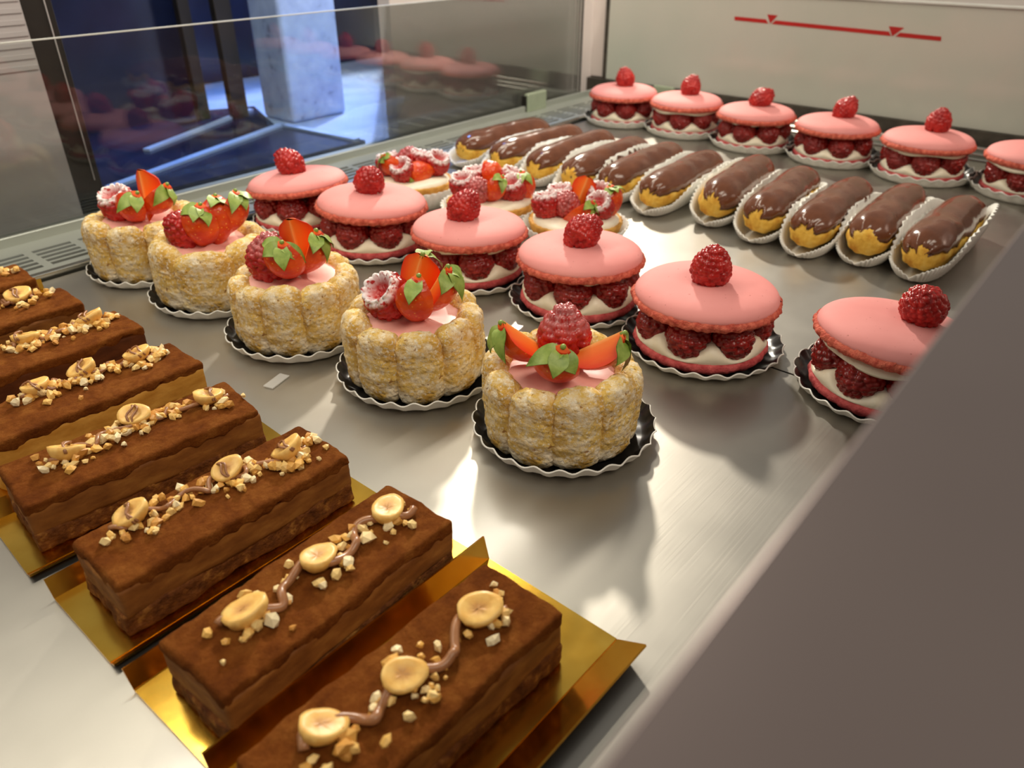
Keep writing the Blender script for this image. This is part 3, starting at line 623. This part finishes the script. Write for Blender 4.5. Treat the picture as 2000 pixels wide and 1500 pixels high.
def eclair_case(seed, hl, hr):
    """oval pleated trough: low at the near end (-X), high along both sides"""
    n = 260; rg = np.random.default_rng(seed); prof = [0, .25, .6, 1.0]; P = np.zeros((n, 8, 3)); L2, W2 = EL / 2 + .0030, EW / 2 + .0004
    for i in range(n):
        a = 2 * math.pi * i / n; c, s = math.cos(a), math.sin(a)
        bx = L2 * math.copysign(abs(c) ** .62, c); by = W2 * math.copysign(abs(s) ** .62, s)
        side = abs(s) ** .5; h = .008 + side * ((hl if s > 0 else hr) - .008); h *= 1 + .10 * math.sin(3 * a + seed)
        if c < -.2: h *= 1 - .45 * min(1, (-c - .2) / .5)
        if c > .75: h = max(h, .012)
        wv = .0012 * math.sin(64 * a)
        nx, ny = c, s * 1.4; ln = math.hypot(nx, ny); nx /= ln; ny /= ln
        for k, f in enumerate(prof):
            o = -.006 + .0085 * f ** .6 + wv * min(1, f * 2) + .0015 * f * f
            p = np.array([bx + nx * o, by + ny * o, h * f ** 1.2]); P[i, k] = p; P[i, 7 - k] = p - np.array([nx, ny, 0]) * .0006 + np.array([0, 0, .0003])
    return grid('paper_case', P, 'case', cu=True, caps=True)
EC = [(.684, .5850, -4, 'far left eclair by the vent, its chocolate running over the near end', 1), (.681, .5335, -3, 'second eclair from the vent, yellow tip showing at its far end', 0), (.680, .4865, 1, 'third eclair from the vent, smooth milk brown icing', 0),
      (.678, .4400, 1, 'fourth eclair from the vent, humped icing with a dip in the middle', 0), (.681, .3990, 3, 'fifth eclair from the vent, icing glinting at the near end', 1), (.677, .3510, 3, 'sixth eclair from the vent, its case standing tall at both sides', 0),
      (.686, .2975, 6, 'seventh eclair from the vent, icing slid aside to bare the choux', 2), (.674, .2480, 5, 'eighth eclair from the vent, glossy drips over a bright yellow end', 0), (.668, .2010, 2, 'ninth eclair from the vent, rough browned choux end', 0),
      (.680, .1590, 2, 'tenth eclair from the vent, next to the rightmost one', 0), (.676, .1135, -1, 'rightmost eclair with a ridged yellow end, closest to the metal sill', 0)]
CH = [choux_mesh(s) for s in (1, 5, 9)]
for i, (x, y, rz, lab, kind) in enumerate(EC):
    o_ = ['far left', 'second', 'third', 'fourth', 'fifth', 'sixth', 'seventh', 'eighth', 'ninth', 'tenth', 'rightmost'][i]
    tall = .029 if i < 6 else .030
    c = obj('paper_case', eclair_case(i, tall * (1.0 if i not in (7, 8, 9) else .9), tall * (.9 if i != 10 else 1.1)), None, (x, y, .0004), (0, 0, R(rz)))
    tag(c, 'white pleated case holding the ' + o_ + (' eclair' if i in (0, 10) else ' eclair from the vent'), 'paper case', 'white pleated cases under the eclairs')
    t = thing('chocolate_eclair', lab, 'eclair', (x, y, .0022), R(rz), 'chocolate eclairs in the middle row')
    sc = .86 if i < 6 else .93; t.scale = (.975, .84, sc)
    obj('choux_body', CH[i % 3], t); obj('chocolate_icing', icing_mesh(i + .5, (.35 if kind == 2 else random.uniform(-.08, .08)), .985, (.985, -.985)[0] * 0 - .985 if kind == 1 else -.965), t)

# ------------------------------------------------------------------ cocoa cakes on gold boards
CL, CW = .106, .037
def slab(name, l, n, r, mat, seed, amp, ragged=0.0, hdrop=None):
    V, F = rbox(l, n, r)
    for k in range(len(V)):
        p = V[k]; d = nz3(p, 40, seed) * amp + nz3(p, 130, seed) * amp * .6 + nz3(p, 330, seed) * amp * .35
        if ragged and p[2] < l[2] * .45: d[2] += nz(p * np.array([1, 1, 0]), 170, seed + 4) * ragged
        V[k] = p + d
    return mesh(name, V, F, mat)
SL = []
for s in range(3):
    SL.append((slab('sponge_base', (CL + .0012, CW + .0008, .0105), (70, 26, 7), .0015, 'sponge', 3 + s, .0015), slab('mousse_layer', (CL + .0006, CW + .0004, .0140), (60, 22, 8), .0012, 'coffee', 13 + s, .0007),
               slab('cocoa_top', (CL + .0012, CW + .0010, .0060), (90, 34, 6), .0020, 'cocoa', 23 + s, .0010, .0030)))
def hazel_mesh(seed):
    rg = np.random.default_rng(seed); nu, nv = 26, 12; P = np.zeros((nu, nv, 3)); core = np.zeros((nu, nv)); L, W, Hh = .0094, .0072, .0086
    for i in range(nu):
        a = 2 * math.pi * i / nu; rx = L * math.cos(a) * (1 + .12 * math.cos(a)); ry = W * math.sin(a)
        for j in range(nv):
            if j < 7:
                b = (math.pi / 2) * (1 - j / 6); P[i, j] = (rx * math.sin(math.pi / 2 - b * .97) if False else rx * math.cos(b * .98), ry * math.cos(b * .98), -Hh * math.sin(b) ** .9)
            else:
                f = 1 - (j - 6) / 5.2; P[i, j] = (rx * f * .98, ry * f * .98, .0004 - .0011 * (1 - f) ** .8); core[i, j] = max(0, min(1, (.55 - f) / .35)) * .75
    P += rg.normal(0, .00012, P.shape)
    return grid('hazelnut', P, 'hazel', cu=True, caps=True, core=core.reshape(-1))
HZ = [hazel_mesh(s) for s in (1, 2)]
def nut_mesh(seed):
    rg = np.random.default_rng(seed); V = []; t = (1 + 5 ** .5) / 2
    for a, b in ((-1, t), (1, t), (-1, -t), (1, -t)): V += [(a, b, 0), (0, a, b), (b, 0, a)]
    V = np.array(V) / math.hypot(1, t) * .0023 * rg.uniform(.65, 1.25, (12, 1)); d = lambda i, j: np.linalg.norm(np.array(V0[i]) - V0[j])
    V0 = np.array(sum([[(a, b, 0), (0, a, b), (b, 0, a)] for a, b in ((-1, t), (1, t), (-1, -t), (1, -t))], []))
    F = [(i, j, k) for i in range(12) for j in range(i) for k in range(j) if d(i, j) < 2.1 and d(j, k) < 2.1 and d(i, k) < 2.1]
    F = [f if np.dot(np.cross(V[f[1]] - V[f[0]], V[f[2]] - V[f[0]]), V[f[0]] + V[f[1]] + V[f[2]]) > 0 else f[::-1] for f in F]
    return mesh('nut_piece', V * rg.uniform(.75, 1.35, 3), F, 'nut', False)
NT = [nut_mesh(s) for s in range(8)]
def board_mesh(ln, y0, y1):
    return boxm('base_board', (-ln / 2, y0, 0), (ln / 2, y1, .0012), 'gold')
def flap_mesh(name, ln, y, h, ang, sgn):
    """folded-up long edge: gold inside, dark outside"""
    dy, dz = sgn * h * math.sin(ang), h * math.cos(ang); th = .0009; ny, nz_ = math.cos(ang) * th * sgn, -math.sin(ang) * th
    V = []
    for x in (-ln / 2, ln / 2):
        V += [(x, y, .0009), (x, y + dy, .0009 + dz), (x, y + dy + ny, .0009 + dz + nz_), (x, y + ny, .0009 + nz_ * 0)]
    F = [(0, 1, 5, 4), (1, 2, 6, 5), (2, 3, 7, 6), (3, 0, 4, 7), (0, 3, 2, 1), (4, 5, 6, 7)]
    me = mesh(name, V, F, 'gold', False); me.materials.append(M['under']); me.polygons[2].material_index = 1
    if sgn < 0: me.flip_normals()
    return me
CK = [  # x, y, rot, hazelnut spots (local mm), labels
 (.1030, .1275, -1.5, [(-31, 5), (-4, 0), (31, 1)], 'nearest cocoa cake, cut off by the bottom edge of the photo', 'nearest gold board, its side flap pointing to the metal sill', (.0985, .1635), .130, R(25), R(14)),
 (.1120, .1875, 2.0, [(-30, 3), (3, 3), (38, 2)], 'second cocoa cake from the front, three hazelnut halves lying cut side up', 'second gold board from the front, empty corner shining at its left end', (.171, .2170), .128, R(10), R(28)),
 (.1140, .2560, -1.0, [(-33, 11), (8, 7), (34, 2)], 'third cocoa cake from the front, thick band of chopped nuts', 'third gold board from the front', (.2335, .2810), .128, R(20), R(30)),
 (.1125, .3245, -6.0, [(-28, 5), (4, 11), (38, 4)], 'fourth cocoa cake from the front, its edge cracked near the right end', 'fourth gold board from the front, standing a little askew', (.301, .3470), .128, R(20), R(30)),
 (.1185, .3850, -2.0, [(-20, 14), (2, 14), (30, 9)], 'fifth cocoa cake from the front with a bare golden side', 'fifth gold board from the front', (.3625, .4080), .124, R(15), R(20)),
 (.1190, .4500, -1.5, [(-1, 11), (33, 9)], 'sixth cocoa cake from the front, dark chocolate side', 'sixth gold board from the front', (.4275, .4725), .120, R(15), R(20)),
 (.1120, .5130, -3.0, [(26, 12)], 'seventh cocoa cake from the front, nuts near the left photo edge', 'seventh gold board from the front', (.4900, .5360), .126, R(15), R(15)),
 (.1090, .5760, -2.0, [], 'farthest cocoa cake, only a corner in view at the left edge', 'farthest gold board, a tip showing by the vent', (.5530, .5985), .126, R(10), R(5))]
for i, (x, y, rz, hz, lab, blab, (b0, b1), ln, a0, a1) in enumerate(CK):
    b = thing('gold_board', blab, 'cake board', (.1135 if i != 3 else .1135, (b0 + b1) / 2, .0004), R(rz * .5), 'folded gold boards under the cocoa cakes'); hw = (b1 - b0) / 2
    obj('base_board', board_mesh(ln, -hw, hw), b)
    obj('side_flap', flap_mesh('side_flap', ln, -hw, .014 if i == 0 else .0045, R(62), -1), b); obj('side_flap', flap_mesh('side_flap', ln, hw, .0115 if i == 0 else .009, a1, 1), b)
    t = thing('cocoa_cake', lab, 'cake', (x, y, .0018), R(rz), 'cocoa hazelnut cakes in the left row'); rg = random.Random(40 + i); s = list(SL[i % 3])
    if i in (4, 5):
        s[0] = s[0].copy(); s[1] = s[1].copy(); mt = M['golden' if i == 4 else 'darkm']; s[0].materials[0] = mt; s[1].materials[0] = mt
    flip = R(180) * (i % 2)
    obj('sponge_base', s[0], t, (0, 0, 0), (0, 0, flip)); obj('mousse_layer', s[1], t, (0, 0, .0088), (0, 0, flip)); obj('cocoa_top', s[2], t, (0, 0, .0200), (0, 0, flip))
    zt = .0262
    hz2 = hz if hz else [(20, 6)]
    for q, (hx, hy) in enumerate(hz):
        h = obj('hazelnut', HZ[q % 2], t, (hx * .001, hy * .001, zt + .0058), (rg.uniform(-.5, .35) + (.5 if i in (3, 4) and q == 1 else 0), rg.uniform(-.4, .4), rg.uniform(-.6, .6)), rg.uniform(.76, .88))
        if i >= 2:      # thin praline strings over the nut
            for k in range(2):
                xs = rg.uniform(-.003, .003); pts = [(xs + .0014 * math.sin(v * 4 + k), v * .0078, .0016 + .0004 - .0052 * abs(v) ** 3) for v in np.linspace(-1, 1, 11)]
                obj('praline_string', tube('praline_string', pts, .0007, 'praline', 6), h)
    cy = lambda X: np.interp(X, [h[0] for h in hz2], [h[1] for h in hz2])
    nn = 46 if i < 2 else (96 if i < 6 else 46)
    xa, xb = (hz2[0][0] - 4, hz2[-1][0] + 10) if len(hz2) > 1 else (-40, 44)
    for k in range(nn):
        X = rg.uniform(xa - 8, xb + 6); Y = cy(X) + rg.gauss(0, 3.9 if i >= 2 else 4.0) - (1.5 if i >= 2 else 0); sc = rg.uniform(.5, 1.1)
        if any(math.hypot(X - a, Y - c) < 8 for a, c in hz): Y -= 7 * rg.uniform(.6, 1.1)
        obj('nut_piece', NT[rg.randrange(8)], t, (X * .001, max(-15, min(15, Y)) * .001, zt + .0012 * sc + (.001 if rg.random() < .3 else 0)), (rg.uniform(0, 6), rg.uniform(0, 6), rg.uniform(0, 6)), sc)
    for k in range(5 if i < 2 else 3):
        obj('nut_piece', NT[rg.randrange(8)], t, (rg.uniform(-48, 46) * .001, rg.uniform(-14, 8) * .001, zt + .0004), (rg.uniform(0, 6), rg.uniform(0, 6), rg.uniform(0, 6)), rg.uniform(.35, .7))
    # praline drizzle
    X0, X1 = hz2[0][0] - 9, hz2[-1][0] + 9; pts = []
    for v in np.linspace(0, 1, 90):
        X = X0 + (X1 - X0) * v; a_ = 4.6 if i < 2 else 2.8; wv = math.sin(v * (17 if i < 2 else 34) + i) * a_ + math.sin(v * 41 + i * 2) * .8
        near = min([math.hypot(X - a, 0) for a, c in hz] + [99]); up = .0046 * max(0, 1 - near / 6) * 0
        pts.append(((X + math.cos(v * 30) * 1.5) * .001, (cy(X) + wv - 1.0) * .001, zt + .0019 + .0008 * math.sin(v * 50)))
    obj('praline_drizzle', tube('praline_drizzle', pts, [.0017 if i < 2 else .0011] * 90, 'praline', 8), t)
